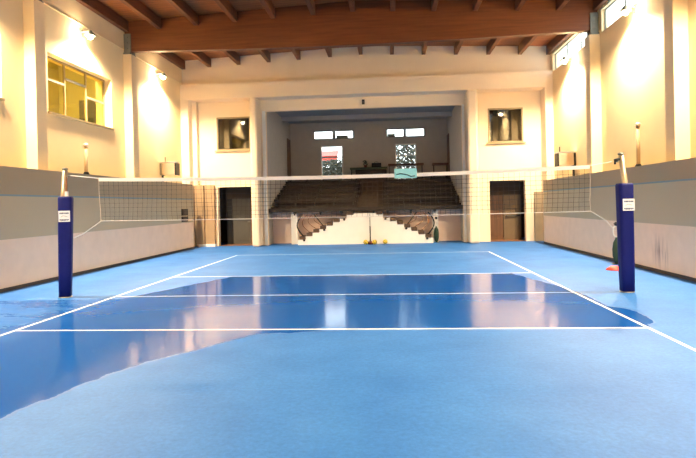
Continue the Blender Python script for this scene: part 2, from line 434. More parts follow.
# main glulam beams, each on steel shoes
def beam(y, label):
    mb = MB(); t = edge_z(0)+.38; e = edge_z(8.1)+.36
    mb.prism([(-8.03, 7.25), (-4, 7.17), (0, 7.14), (4, 7.2), (7.97, 7.29), (7.97, e), (0, t), (-8.03, e)], 'y', y-.12, y+.12)
    o = mb.build('roof_beam', M['beam'], bevel=.015); return tag(o, label, 'beam')
beam(PIL[4], 'large brown glulam roof beam spanning the hall above the net')
beam(PIL[3], 'large brown glulam roof beam just out of view overhead').name = 'roof_beam.001'
n_ = 0
for y, wh in ((PIL[4], 'under the big beam'), (PIL[3], 'at the top edge of the picture')):
    for side, x0, x1 in (('left', -8.03, -7.79), ('right', 7.72, 7.97)):
        t = thing('beam_shoe', 'grey steel shoe %s at the %s wall' % (wh, side), 'bracket', ((x0+x1)/2, y, 7.13))
        w = (x1-x0)/2
        m2 = MB(); m2.box(-w, w, -.24, .24, 0, .05); m2.build('seat_plate', M['steel'], t)
        for s in (-1, 1):
            m2 = MB(); m2.box(-w, w, s*.15-.02, s*.15+.02, .05, .72)
            m2.build('side_plate', M['steel'], t)
            for bz in (.2, .4, .6):
                m2 = MB(); m2.tube([(0, s*.17, bz), (0, s*.195, bz)], .025); m2.build('bolt', M['steel'], t)

# joists, section by section
JX = [-7.95, -6.77, -5.45, -4.1, -2.77, -1.39, -.05, 1.3, 2.66, 4.03, 5.4, 6.72, 7.9]
ORD = ['first', 'second', 'third', 'fourth', 'fifth', 'sixth', 'seventh', 'eighth', 'ninth', 'tenth', 'eleventh', 'twelfth', 'last']
for (ya, yb, where) in ((PIL[4]+.12, 23.35, 'behind the big roof beam'), (PIL[3]+.12, PIL[4]-.12, 'in front of the big roof beam')):
    for i, x in enumerate(JX):
        z = edge_z(x); mb = MB(); mb.box(-.08, .08, 0, yb-ya, 0, .37)
        o = mb.build('ceiling_joist', M['joist'], bevel=.012, loc=(x, ya, z))
        tag(o, '%s brown wooden ceiling joist from the left wall, %s' % (ORD[i], where), 'joist', 'joists ' + where)

# ------------------------------------------------------------------ windows
def hall_window(name, y0, y1):
    r = sroot(name)
    gx = XL-.27
    z0, z1 = 4.44, 6.05
    mb = MB()
    for z in (z0, z1-.045): mb.box(gx-.03, gx+.03, y0, y1, z, z+.045)
    for y in (y0, y0+(y1-y0)*.34, y0+(y1-y0)*.67, y1-.06): mb.box(gx-.03, gx+.03, y, y+.045, z0+.045, z1-.045)
    mb.build('window_frame', M['frame_cream'], r)
    mb = MB()
    ys = [y0, y0+(y1-y0)*.34, y0+(y1-y0)*.67, y1]
    for i, (a, b) in enumerate(zip(ys, ys[1:])):
        h = (.58, .70, .50)[i]; z = z0+(z1-z0)*h
        mb.box(gx-.035, gx+.035, a+.06, b-.005, z, z+.06)
    mb.build('transom', M['frame_grey'], r)
    mb = MB(); mb.box(gx-.005, gx+.005, y0+.03, y1-.03, z0+.03, z1-.03); mb.build('pane', M['glass_yellow'], r)
    mb = MB(); mb.box(XL-.02, XL+.05, y0-.03, y1+.03, z0-.06, z0); mb.build('window_sill', M['frame_cream'], r)
hall_window('window_1', 8.28, 11.74)
hall_window('window_2', 13.54, 17.0)
# the lit yellow gallery room beyond those windows
mb = MB()
mb.box(-11.2, -11.1, 6, 19, 3.6, 7.4); struct(mb.build('wall_gallery_back', M['yellow_room']))
for y in (5.9, 19): mb = MB(); mb.box(-11.2, -8.6, y, y+.1, 3.6, 7.4); struct(mb.build('wall_gallery_side', M['yellow_room']))
mb = MB(); mb.box(-11.2, -8.6, 5.9, 19.1, 3.5, 3.6); struct(mb.build('floor_gallery', M['yellow_room']))
mb = MB(); mb.box(-11.2, -8.6, 5.9, 19.1, 7.4, 7.5); struct(mb.build('ceiling_gallery', M['yellow_room']))
t = thing('filing_cabinet', 'dark cabinet behind the yellow glass of the far left window', 'cabinet', (-9.4, 18.2, 3.6))
mb = MB(); mb.box(-.3, .3, -.3, .3, 0, 2.0); mb.build('body', M['darkgrey'], t)
for z in (.25, .7, 1.15):
    mb = MB(); mb.box(.3, .32, -.27, .27, z, z+.4); d = mb.build('drawer', M['darkgrey'], t)
    mb = MB(); mb.box(.32, .35, -.06, .06, z+.2, z+.23); mb.build('handle', M['black'], d)

wi = 3
for (a, b, z0, z1) in cl:
    r = sroot('window_%d' % wi); wi += 1
    gx = 8.12; mb = MB()
    for z in (z0, z1-.025): mb.box(gx-.02, gx+.02, a, b, z, z+.025)
    n = 3
    for i in range(n+1):
        y = a+(b-a-.03)*i/n; mb.box(gx-.02, gx+.02, y, y+.03, z0+.025, z1-.025)
    mb.build('window_frame', M['steel'], r)
    mb = MB(); mb.box(gx-.004, gx+.004, a+.02, b-.02, z0+.02, z1-.02); mb.build('pane', M['glass'], r)

for name, (a, b) in (('window_8', (-6.67, -5.12)), ('window_9', (5.42, 6.92))):
    r = sroot(name)
    mb = MB(); f = .06; y = Y1+.08
    mb.box(a, a+f, y-.1, y+.04, WZ0, WZ1); mb.box(b-f, b, y-.1, y+.04, WZ0, WZ1); mb.box(a+f, b-f, y-.1, y+.04, WZ1-f, WZ1); mb.box(a+f, b-f, y-.1, y+.04, WZ0, WZ0+f)
    mb.build('window_frame', M['frame_cream'], r)
    mb = MB(); mb.box(a+f, b-f, y-.004, y+.004, WZ0+f, WZ1-f); mb.build('pane', M['glass_dark'], r)
    mb = MB(); mb.box(a-.08, b+.08, Y1-.1, Y1, WZ0-.06, WZ0); mb.build('window_sill', M['frame_cream'], r)
# dark side rooms behind the far wall (doors below, windows above)
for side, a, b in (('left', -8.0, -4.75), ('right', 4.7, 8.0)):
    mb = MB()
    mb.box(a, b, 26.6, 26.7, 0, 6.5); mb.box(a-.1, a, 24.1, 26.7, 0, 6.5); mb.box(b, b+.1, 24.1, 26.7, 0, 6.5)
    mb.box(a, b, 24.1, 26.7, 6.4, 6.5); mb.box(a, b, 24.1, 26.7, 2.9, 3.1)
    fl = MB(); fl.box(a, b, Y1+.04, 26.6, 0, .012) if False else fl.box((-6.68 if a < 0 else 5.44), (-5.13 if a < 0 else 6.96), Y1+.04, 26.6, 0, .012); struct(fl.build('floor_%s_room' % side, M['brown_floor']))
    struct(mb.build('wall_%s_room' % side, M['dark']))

# ------------------------------------------------------------------ doors of the far wall
def doorway(name, a, b, h, parts):
    r = sroot(name)
    mb = MB(); f = .035
    mb.box(a, a+f, Y1-.02, Y1+.27, 0, h); mb.box(b-f, b, Y1-.02, Y1+.27, 0, h); mb.box(a+f, b-f, Y1-.02, Y1+.27, h-f, h)
    mb.build('door_frame', M['plaster_back'], r)
    return r
r = doorway('door_1', -6.72, -5.09, 2.70, None)
mb = MB(); mb.box(-6.6, -5.22, 24.9, 25.0, 2.15, 2.9); mb.build('lintel', M['dark'], r)
mb = MB(); mb.box(-6.62, -6.34, 24.92, 24.97, 0, 2.15); mb.build('side_leaf', M['black'], r)
mb = MB(); mb.box(-6.33, -5.44, 24.95, 25.0, 0, 2.15); mb.box(-6.2, -5.56, 24.93, 24.95, .2, .95); mb.box(-6.2, -5.56, 24.93, 24.95, 1.1, 2.0)
d = mb.build('leaf', M['darkgrey'], r)
mb = MB(); mb.tube([(-5.52, 24.9, 1.05), (-5.62, 24.9, 1.05)], .02); mb.tube([(-5.52, 24.95, 1.05), (-5.52, 24.89, 1.05)], .02); mb.build('door_handle', M['steel'], d)
mb = MB(); mb.box(-5.44, -5.2, 24.8, 25.0, 0, 2.2); mb.build('jamb', M['brown_door'], r)
r = doorway('door_2', 5.40, 7.0, 2.70, None)
mb = MB(); mb.box(5.4, 7.0, 24.9, 25.0, 2.05, 2.9); mb.build('lintel', M['dark'], r)
mb = MB(); mb.box(5.45, 6.2, 24.92, 24.97, 0, 2.05); mb.box(5.6, 6.08, 24.9, 24.92, .2, .95); mb.box(5.6, 6.08, 24.9, 24.92, 1.1, 1.9); mb.build('side_leaf', M['brown_door'], r)
mb = MB(); mb.box(6.22, 7.0, 24.88, 24.93, 0, 2.05); d = mb.build('leaf', M['leaf_brown'], r)
mb = MB(); mb.tube([(6.32, 24.8, 1.1), (6.92, 24.8, 1.1)], .025); mb.tube([(6.34, 24.8, 1.1), (6.34, 24.9, 1.1)], .03); mb.tube([(6.9, 24.8, 1.1), (6.9, 24.9, 1.1)], .03)
mb.build('panic_bar', M['black'], d)

# ------------------------------------------------------------------ the tribune room
TY, TC = 30.0, 6.36
tw = [(-3.08, -1.98, 5.43, 5.9), (-1.9, -.85, 5.43, 5.9), (.98, 1.96, 5.43, 5.9), (2.02, 3.08, 5.43, 5.9), (-2.7, -1.46, 2.94, 5.06), (1.44, 2.6, 2.94, 5.06)]
mb = MB(); holed(mb, 'y', TY, TY+.25, -4.9, 4.9, 1.4, 6.6, tw); struct(mb.build('wall_tribune_back', M['trib']))
mb = MB(); mb.box(OX0-.2, OX0, Y1+.25, TY, 0, 6.6); struct(mb.build('wall_tribune_left', M['trib']))
mb = MB(); mb.box(OX1, OX1+.2, Y1+.25, TY, 0, 6.6); struct(mb.build('wall_tribune_right', M['trib']))
mb = MB(); mb.box(OX0, OX1, Y1+.25, TY, TC, 6.6); struct(mb.build('ceiling_tribune', M['trib_ceiling']))
mb = MB(); mb.box(OX0, OX1, 27.6, 27.85, 6.14, TC); struct(mb.build('trim_40', M['trib']))
for i, x in enumerate((-1.1, 1.3)):
    t = thing('ceiling_panel', '%s unlit pale panel on the dark tribune ceiling' % ('left' if i == 0 else 'right'), 'ceiling light', (x, 25.2, TC-.04))
    mb = MB(); mb.box(-.55, .55, -.28, .28, 0, .04); mb.build('housing', M['trib_ceiling'], t)
    mb = MB(); mb.box(-.5, .5, -.24, .24, -.015, 0); mb.build('diffuser', M['panel_off'], t)
mb = MB(); mb.box(-4.95, -4.8, 24.2, 24.3, 0, .1); mb.bm.free()
mb = MB(); mb.box(OX0, OX1, 24.95, 25.1, 0, 1.5); struct(mb.build('wall_tribune_front', M['pink']))
# tiers
NR, R0, DZ, DY, TY0 = 6, 1.5, .24, .78, 24.05
mb = MB(); mb.box(OX0, OX1, TY0, 24.95, 1.46, R0+.14)
for i in range(NR):
    mb.box(OX0, -.45, 24.6+DY*i, TY, R0+DZ*i, R0+DZ*(i+1)); mb.box(.75, OX1, 24.6+DY*i, TY, R0+DZ*i, R0+DZ*(i+1))
struct(mb.build('floor_tribune', M['tier']))
mb = MB()
for i in range(NR*2):
    mb.box(-.45, .75, 24.55+DY*i/2, TY, R0+DZ*i/2, R0+DZ*(i+1)/2)
struct(mb.build('floor_aisle', M['aisle']))
ROW = ['front row', 'second row from the front', 'third row from the front', 'fourth row from the front', 'fifth row from the front', 'top row']
proto = {}
for side, a, b in (('left', OX0+.05, -.5), ('right', .8, OX1-.05)):
    L = b-a
    for i in range(NR):
        lab = 'dark brown wooden tribune bench in the %s, %s of the aisle' % (ROW[i], side)
        loc = ((a+b)/2, 24.75+DY*i, R0+DZ*(i+1))
        if side not in proto:
            t = thing('tribune_bench', lab, 'bench', loc, 0, 'tribune benches')
            mb = MB(); mb.box(-L/2, L/2, -.06, .28, .14, .18); mb.build('seat', M['bench'], t)
            mb = MB(); mb.box(-L/2, L/2, .30, .33, .22, .34); mb.build('backrest', M['bench'], t)
            for q in range(5):
                x = -L/2+.15+(L-.3)*q/4
                mb = MB(); mb.box(x-.03, x+.03, -.02, .26, 0, .14); mb.box(x-.03, x+.03, .26, .30, 0, .34); mb.build('support', M['black'], t)
            proto[side] = t
        else:
            c = copy_tree(proto[side]); c.location = loc; tag(c, lab, 'bench', 'tribune benches')
# thin side posts under the tribune
for i, (a, b) in enumerate(((-3.42, -3.14), (2.98, 3.22))):
    mb = MB(); mb.box(a, b, 24.2, 24.45, 0, 1.46); struct(mb.build('trim_%d' % (41+i), M['white_paint']))
# side doorways of the tribune room
for i, (x0, x1) in enumerate(((OX0, OX0+.03), (OX1-.03, OX1))):
    r = sroot('door_%d' % (3+i)); mb = MB(); mb.box(x0, x1, 29.1, 29.95, 2.94, 5.35); mb.build('leaf', M['brown_door'], r)
    mb = MB(); mb.box(min(x0, x0), x1, 29.02, 29.1, 2.94, 5.43); mb.box(x0, x1, 29.1, 29.98, 5.35, 5.43); mb.build('door_frame', M['brown_door'], r)
# back windows and glass doors
for i, w in enumerate(tw):
    gl = i >= 4
    r = sroot(('door_%d' % (i+1)) if gl else 'window_%d' % (10+i))
    a, b, c, d = w; f = .04 if not gl else .06; y = TY+.06
    mb = MB(); mb.box(a, a+f, y-.05, y+.05, c, d); mb.box(b-f, b, y-.05, y+.05, c, d); mb.box(a+f, b-f, y-.05, y+.05, d-f, d); mb.box(a+f, b-f, y-.05, y+.05, c, c+f)
    if gl: mb.box(a+f, b-f, y-.04, y+.04, c+1.44, c+1.50)
    mb.build('door_frame' if gl else 'window_frame', M['white_paint'] if gl else M['darkgrey'], r)
    mb = MB(); mb.box(a+f, b-f, y-.004, y+.004, c+f, d-f); mb.build('pane', M['glass'], r)
    if i in (1, 2):
        x = a+.08 if i == 1 else a+.05
        mb = MB(); mb.box(x, x+(.66 if i == 1 else .42), y+.02, y+.04, c+f, c+.2); mb.build('lower_panel', M['frame_grey'], r)

# ------------------------------------------------------------------ the stair under the tribune
SY0, SY1 = 23.72, 24.75
stairs = [(-2.84+.307*i, .32+.151*i) for i in range(8)]
pts = [(-3.05, 0), (-3.05, .17)]
for (x, z) in stairs: pts += [(x-.155, z-.15), (x-.155, z-.07)] if False else []
def stringer(xs, zs, sgn):
    p = []
    for x, z in zip(xs, zs): p += [(x-sgn*.153, z-.08), (x+sgn*.153, z-.08)]
    return p
lx = [-2.84+.307*i for i in range(8)]; lz = [.32+.151*i for i in range(8)]
rx = [2.75-.307*i for i in range(8)]; rz_ = [.32+.151*i for i in range(8)]
P = [(-3.05, 0), (-3.05, .2)] + stringer(lx, lz, 1) + [(-.53, 1.355), (.45, 1.355)] + stringer(rx, rz_, -1)[::-1] + [(2.95, .2), (2.95, 0)]
mb = MB(); mb.prism(P, 'y', SY0, SY1); st = struct(mb.build('staircase', M['white_paint']))
for xs, zs, sg in ((lx, lz, 1), (rx, rz_, -1)):
    for x, z in zip(xs, zs):
        mb = MB(); mb.box(x-.12, x+.12, SY0-.02, SY1, z-.08, z+.06); mb.build('tread', M['tread'], st)
# curved railings at the foot of each flight
def railing(sg, xb, label):
    t = thing('stair_railing', label, 'railing', (xb, SY0+.08, 0))
    def arc(xa, za, xt, zt, bulge, r):
        pth = []
        for k in range(15):
            u = k/14; x = xa+(xt-xa)*u - sg*bulge*math.sin(PI*u); z = za+(zt-za)*u
            pth.append((x, 0, z))
        mb = MB(); mb.tube(pth, r); return mb
    arc(sg*.10, .38, sg*.08, 1.36, .27, .03).build('handrail', M['black'], t, True)
    arc(sg*.42, .53, sg*.30, 1.36, .30, .014).build('rail', M['strap'], t, True)
    arc(sg*.72, .69, sg*.52, 1.36, .30, .014).build('rail', M['strap'], t, True)
    arc(sg*1.0, .83, sg*.72, 1.36, .26, .014).build('rail', M['strap'], t, True)
    mb = MB(); mb.tube([(sg*.58, 0, 1.36), (sg*1.0, 0, .83)], .024); mb.build('strut', M['black'], t)
    for q, z in ((.14, .38), (1.05, .83), (1.95, 1.27)):
        mb = MB(); mb.ball((sg*q, -.13, z-.17), .055, 2); mb.tube([(sg*q, -.13, z-.17), (sg*q, -.02, z-.10)], .025); mb.build('fixing', M['black'], t)
railing(1, -2.9, 'curved black handrail on the left flight of the white stairs')
railing(-1, 2.82, 'curved black handrail on the right flight of the white stairs')
BR = [-3.2, -2.02, -1.1, -.6, .35, .95, 2.0, 3.05]
for i, x in enumerate(BR):
    mb = MB(); mb.box(-.05, .05, -.06, .25, 0, .1); mb.box(-.03, .03, -.03, .03, -.06, 0)
    o = mb.build('fascia_bracket', M['black'], loc=(x, TY0-.18, 1.38)); tag(o, '%s small black bracket from the left under the tribune edge' % ORD[i] if i < 7 else 'rightmost small black bracket under the tribune edge', 'bracket', 'brackets under the tribune edge')

# ------------------------------------------------------------------ volleyball posts and net
NY = 10.0
def post(x, sg, side):
    t = thing('volleyball_post', 'padded volleyball post on the %s, navy blue pad with white sign' % side, 'net post', (x, NY, 0))
    lean = -.07 if sg > 0 else .06
    mb = MB(); mb.lathe([(.13, .001), (.13, .012), (.07, .03)]); mb.build('base_plate', M['galv'], t, True)
    mb = MB(); mb.tube([(0, 0, .012), (0, 0, 2.0), (lean, 0, 2.58)], .05, 16); mb.build('pole', M['galv'], t, True)
    mb = MB(); mb.lathe([(.055, 0), (.055, .03), (.03, .045)]); mb.build('pole_cap', M['steel'], t, True, loc=(lean, 0, 2.575))
    # vinyl pad: square sleeve, slightly fuller towards the top
    mb = MB(); bm = mb.bm
    rings = []
    for z, w in ((.02, .112), (.5, .12), (1.0, .124), (1.5, .128), (2.0, .132), (2.04, .122)):
        dx = (-.02 if sg > 0 else .05)*z/2.04
        pts_ = []
        for k in range(24):
            a = 2*PI*k/24; c, s = math.cos(a), math.sin(a); q = 1/((abs(c)**6+abs(s)**6)**(1/6))
            pts_.append(bm.verts.new((dx+w*c*q, w*s*q, z)))
        rings.append(pts_)
    for A, B in zip(rings, rings[1:]):
        for k in range(24): bm.faces.new((A[k], A[(k+1) % 24], B[(k+1) % 24], B[k]))
    bm.faces.new(rings[0][::-1]); bm.faces.new(rings[-1])
    pad = mb.build('pad', M['pad'], t, True); turn = math.radians(20 if sg < 0 else 0); pad.rotation_euler.z = turn
    mb = MB(); mb.box(-.004, .004, .118, .128, .06, 1.9); mb.build('seam', M['black'], pad)
    # the sign
    cx = .0 if sg > 0 else .04
    mb = MB(); mb.box(cx-.105, cx+.105, -.142, -.134, 1.53, 1.75); lab = mb.build('sign', M['label'], t); lab.rotation_euler.z = turn
    mb = MB(); rnd = random.Random(3)
    for z, h in ((1.70, .028), (1.565, .032)):
        u = cx-.085
        while u < cx+.08:
            w = rnd.choice((.010, .014, .018)); mb.box(u, u+w, -.145, -.142, z-h/2*(1 if rnd.random() < .7 else .5), z+h/2); u += w+.005
    mb.build('lettering', M['label_ink'], lab)
    mb = MB(); mb.tube([(cx-.06, -.144, 1.625), (cx-.02, -.144, 1.65), (cx+.02, -.144, 1.64), (cx+.06, -.144, 1.63)], .006, 6); mb.build('emblem', M['panel_off'], lab)
    # winch side / second tube
    if sg < 0:
        mb = MB(); mb.tube([(.085, -.02, 2.02), (.085, -.02, 2.2), (.07, 0, 2.52)], .022, 8); mb.build('strap', M['strap'], t, True)
        mb = MB(); mb.lathe([(.035, 0), (.035, .1)], 12); mb.bm.free()
        mb = MB(); mb.tube([(.09, -.02, 2.02), (.09, -.02, 2.14)], .035, 12); mb.build('strap_buckle', M['tape'], t)
    else:
        mb = MB(); mb.tube([(lean-.04, -.03, 2.5), (lean-.13, -.03, 2.47)], .03, 10); mb.tube([(lean-.12, -.03, 2.5), (lean-.12, -.03, 2.40)], .02, 8); mb.build('winch', M['black'], t, True)
    mb = MB(); mb.tube([(lean-sg*.05, 0, 2.45), (lean-sg*.09, 0, 2.45)], .014, 8); mb.build('hook', M['steel'], t)
    return t
post(-5.54, -1, 'left')
post(5.47, 1, 'right')

def net_top(x): return 2.40-.07*(1-(x/4.8)**2)
N0, N1 = -4.78, 4.83
net = thing('volleyball_net', 'black volleyball net with white top tape strung between the posts', 'net', (0, NY, 0))
mb = MB(); bm = mb.bm
prev = None
for k in range(41):
    x = N0+(N1-N0)*k/40; z = net_top(x)
    ring = [bm.verts.new((x, y, z+dz)) for y, dz in ((-.006, 0), (.006, 0), (.006, -.07), (-.006, -.07))]
    if prev:
        for j in range(4): bm.faces.new((prev[j], prev[(j+1) % 4], ring[(j+1) % 4], ring[j]))
    else: bm.faces.new(ring)
    prev = ring
bm.faces.new(prev[::-1]); mb.build('top_tape', M['tape'], net)
def net_pt(x, v):           # v 0 top .. 1 bottom
    z0 = net_top(x)-.07; zb = 1.53-.02*(1-(x/4.8)**2)
    ex = 0
    if x < N0+.8: ex = -.0
    return (x+.02*math.sin(3*x+4*v)*v, .02*math.sin(2.2*x)*v, z0+(zb-z0)*v)
mb = MB(); nx = 96
for k in range(nx+1):
    x = N0+(N1-N0)*k/nx; mb.tube([net_pt(x, v/4) for v in range(5)], .0032, 3)
for j in range(1, 9):
    mb.tube([net_pt(N0+(N1-N0)*k/48, j/9) for k in range(49)], .0032, 3)
mb.build('mesh', M['net_black'], net)
mb = MB(); mb.tube([net_pt(N0+(N1-N0)*k/48, 1.) for k in range(49)], .007, 5); mb.build('bottom_cord', M['cord'], net)
for x in (N0, N1):
    mb = MB(); mb.tube([net_pt(x, v/4) for v in range(5)], .005, 5); mb.build('side_cord', M['heater'], net)
mb = MB(); mb.tube([(N0, 0, 2.39), (-5.37, 0, 2.46)], .009, 6); mb.build('tension_cord', M['cord'], net)
mb = MB(); mb.tube([(N1, 0, 2.39), (5.235, 0, 2.455)], .009, 6); mb.build('tension_cord', M['cord'], net)
mb = MB(); mb.tube([net_pt(N0, 1), (-5.1, -.05, 1.28), (-5.33, 0, 1.2)], .006, 5); mb.build('lower_cord', M['cord'], net)
mb = MB(); mb.tube([net_pt(N1, 1), (5.1, -.05, 1.34), (5.27, 0, 1.15)], .006, 5); mb.build('lower_cord', M['cord'], net)

# ------------------------------------------------------------------ wall lamps
LAMPY = [20.55, 15.2, 10.1, 4.8, -.5]  # last two per side are unseen lamps, added to light the near floor
def wall_lamp(side, y, label):
    sx = -1 if side == 'left' else 1
    x = -7.75 if side == 'left' else 7.70
    t = thing('wall_floodlight', label, 'lamp', (x, y, 6.95))
    mb = MB(); mb.box(sx*.265, sx*.30, -.09, .09, -.02, .2); mb.build('wall_plate', M['steel'], t)
    mb = MB(); mb.tube([(sx*.28, 0, .12), (0, 0, .14)], .025); mb.build('arm', M['steel'], t)
    mb = MB(); mb.lathe([(.05, .16), (.07, .12), (.15, .03), (.16, .0), (.145, .0), (.06, .11)]); mb.build('reflector', M['steel'], t, True)
    mb = MB(); mb.ball((0, 0, -.02), .085, 3); mb.build('bulb', M['bulb'], t, True)
    return t
for side in ('left', 'right'):
    sx = -1 if side == 'left' else 1
    for i, y in enumerate(LAMPY):
        where = ('in the farthest bay', 'in the bay before the big roof beam', 'in the bay nearest the net', 'out of view, added to light the floor', 'farthest out of view, added to light the floor')[i]
        t = wall_lamp(side, y, 'lit warm floodlight high on the %s wall %s' % (side, where))
        ld = bpy.data.lights.new('floodlight_beam', 'SPOT'); ld.energy = SPOT_W = 1500; ld.color = (1, .80, .52)
        ld.spot_size = math.radians(156); ld.spot_blend = .6; ld.shadow_soft_size = .12
        lo = bpy.data.objects.new('floodlight_beam', ld); COL.objects.link(lo); lo.parent = t; lo.location = (0, 0, -.12)
        ld = bpy.data.lights.new('floodlight_glow', 'POINT'); ld.energy = 22; ld.color = (1, .80, .52); ld.shadow_soft_size = .1
        lo = bpy.data.objects.new('floodlight_glow', ld); COL.objects.link(lo); lo.parent = t; lo.location = (sx*.1, -.2, .0)

# ------------------------------------------------------------------ small things
def heater(x, y, z, sx, side):
    t = thing('fan_heater', 'cream box-shaped fan heater on the %s wall above the low wall' % side, 'heater', (x, y, z))
    t.scale = (.92, .92, .92)
    mb = MB(); mb.box(-.3, .3, -.2, .2, 0, .52); mb.build('casing', M['heater'], t, bevel=.04)
    mb = MB()
    for k in range(7): mb.box(-.22, .22, -.225, -.2, .07+.055*k, .1+.055*k)
    mb.build('grille', M['heater_front'], t)
    for s in (-1, 1):
        mb = MB(); mb.box(s*.33-.03, s*.33+.03, -.23, .2, -.02, .5); mb.build('side_frame', M['black'] if (s > 0 or sx > 0) else M['frame_grey'], t)
    mb = MB(); mb.box(-.36, .36, -.24, .22, .53, .56); mb.build('top_plate', M['white_paint'], t)
    mb = MB(); mb.tube([(-.2*1, 0, .56), (-.2, 0, .78)], .02); mb.build('pipe', M['black'], t)
    mb = MB(); mb.box(sx*.33-.03, sx*.33+.03, -.05, .05, -.6, 0); mb.build('leg', M['black'], t)
heater(-7.66, 20.8, 3.09, -1, 'left')
heater(7.63, 20.5, 3.03, 1, 'right')
for side, x, y, zb, h in (('left', -7.83, 14.95, 2.40, 1.30), ('right', 7.78, 14.75, 2.20, 1.58)):
    t = thing('vent_pipe', 'pale capped vent pipe standing behind the low %s wall' % side, 'pipe', (x, y, zb))
    mb = MB(); mb.tube([(0, 0, 0), (0, 0, h-.06)], .05, 12); mb.build('pipe', M['pipe'], t, True)
    mb = MB(); mb.lathe([(.08, h-.06), (.085, h-.02), (.05, h+.02)]); mb.build('cap', M['heater'], t, True)
    mb = MB(); mb.lathe([(.085, 0), (.085, .42), (.06, .48)]); mb.build('collar', M['black'], t, True)
for i, z in enumerate((1.46, 1.19)):
    t = thing('wall_socket_box', '%s black socket box on the left low wall near the far corner' % ('upper' if i == 0 else 'lower'), 'socket', (PL, 21.65, z), 0, 'socket boxes')
    h = .26 if i == 0 else .21
    mb = MB(); mb.box(0, .07, -.3, .3, 0, h); mb.build('housing', M['black'], t, bevel=.01)
    mb = MB(); mb.box(.07, .08, -.14, .14, .05, h-.05); mb.build('cover', M['darkgrey'], t)
t = thing('security_camera', 'small black camera above the tribune opening', 'camera', (0, Y1, 6.18))
mb = MB(); mb.box(-.06, .06, -.16, -.02, 0, .2); mb.build('body', M['black'], t, bevel=.01)
mb = MB(); mb.tube([(0, -.16, .1), (0, -.19, .1)], .04, 12); mb.build('lens', M['darkgrey'], t)
mb = MB(); mb.box(-.03, .03, -.02, 0, .06, .14); mb.build('mount', M['black'], t)

for x, y, lab in ((-.01, 23.38, 'yellow and dark volleyball on the floor left of the black pole'), (.39, 23.3, 'yellow and dark volleyball on the floor just right of the black pole'), (.84, 23.45, 'yellow and dark volleyball farthest right of the black pole')):
    mb = MB(); mb.ball((0, 0, 0), .105, 3); o = mb.build('volleyball', M['ball'], None, True, loc=(x, y, .105)); o.rotation_euler = (random.random()*3, random.random()*3, 0)
    tag(o, lab, 'ball', 'volleyballs by the white stairs')
t = thing('pole_stand', 'thin black pole on a dark red base before the white stairs', 'stand', (.19, 23.55, 0))
mb = MB(); mb.lathe([(.13, 0), (.13, .1), (.04, .14)]); mb.build('base', M['darkred'], t, True)
mb = MB(); mb.tube([(0, 0, .12), (0, 0, 1.34)], .02, 10, r2=.014); mb.tube([(0, 0, .12), (0, 0, .8)], .03, 10); mb.build('pole', M['black'], t, True)
for s in (-1, 1):
    mb = MB(); mb.tube([(0, 0, 1.25), (s*.06, .06, .7), (s*.1, .14, .02)], .006, 5); mb.build('guy_cord', M['cord'], t)

def bag(loc, label):
    t = thing('ball_bag', label, 'bag', loc, 0, 'dark green net bags')
    mb = MB(); mb.lathe([(.04, .015), (.07, .06), (.105, .22), (.11, .4), (.085, .58), (.035, .68), (.03, .72)], n=18); mb.build('sack', M['green'], t, True)
    mb = MB(); mb.tube([(.09*math.sin(2*PI*k/16), 0, .88+.16*-math.cos(2*PI*k/16)) for k in range(16)], .014, 6, closed=True); mb.build('drawstring', M['cord'], t, True)
    mb = MB(); mb.ball((0, 0, 1.08), .06, 2); mb.tube([(0, 0, 1.08), (0, .14, 1.08)], .02); mb.build('hook', M['black'], t, True)
    mb = MB(); mb.lathe([(.12, 0), (.12, .015)]); mb.build('base', M['black'], t, True)
    return t
bag((3.11, 24.04, 0.0), 'dark green net bag with white cord loop beside the right stair foot')
bag((7.12, 14.62, 0.0), 'dark green net bag half hidden behind the right padded post')
mb = MB(); mb.lathe([(.19, 0), (.19, .02), (.12, .07), (.08, .10), (.06, .10)]); o = mb.build('marker_disc', M['red'], None, True, loc=(6.55, 13.35, 0))
tag(o, 'red marker disc on the blue floor behind the right post', 'marker')

# tables on the top level of the tribune
ZT = R0+DZ*NR
def table(x0, x1, y, h, m, label, name='folding_table'):
    t = thing(name, label, 'table', ((x0+x1)/2, y, ZT)); w = (x1-x0)/2
    mb = MB(); mb.box(-w, w, -.25, .25, h-.11, h); mb.build('tabletop', m, t)
    for sx in (-1, 1):
        for sy in (-1, 1):
            mb = MB(); mb.tube([(sx*(w-.08), sy*.2, 0), (sx*(w-.08), sy*.2, h-.11)], .016); mb.build('leg', M['black'], t)
table(-1.05, 1.0, 29.62, .83, M['table_green'], 'dull green table at the back of the tribune between the glass doors')
table(1.04, 2.95, 29.6, .98, M['table_brown'], 'long dark brown table standing in front of the right glass door')
table(3.42, 4.28, 29.6, .96, M['table_brown'], 'short dark brown table in the right back corner of the tribune')
tb = [o for o in bpy.data.objects if o.name.startswith('folding_table') and 'green' in o.get('label', '')][0]
mb = MB(); mb.box(-.72, .98, -.2, -.17, 0, .70); mb.build('front_panel', M['darkred_wood'], tb)
t = thing('potted_plant', 'small dark green plant on the dull green table', 'plant', (-.2, 29.6, ZT+.83))
mb = MB(); mb.lathe([(.07, 0), (.09, .12), (.085, .12)]); mb.build('pot', M['darkred'], t, True)
mb = MB()
for k in range(40):
    a = random.random()*6.28; r_ = .04+.1*random.random(); z = .13+.25*random.random(); mb.ball((r_*math.cos(a), r_*math.sin(a), z), .04, 1, (1, 1, .5))
mb.build('foliage', M['green'], t)
t = thing('sports_bag', 'black bag lying on the dull green table', 'bag', (.4, 29.6, ZT+.83))
mb = MB(); mb.tube([(-.26, 0, .12), (-.22, 0, .12), (.22, 0, .12), (.26, 0, .12)], .12, 14); mb.build('body', M['black'], t, True)
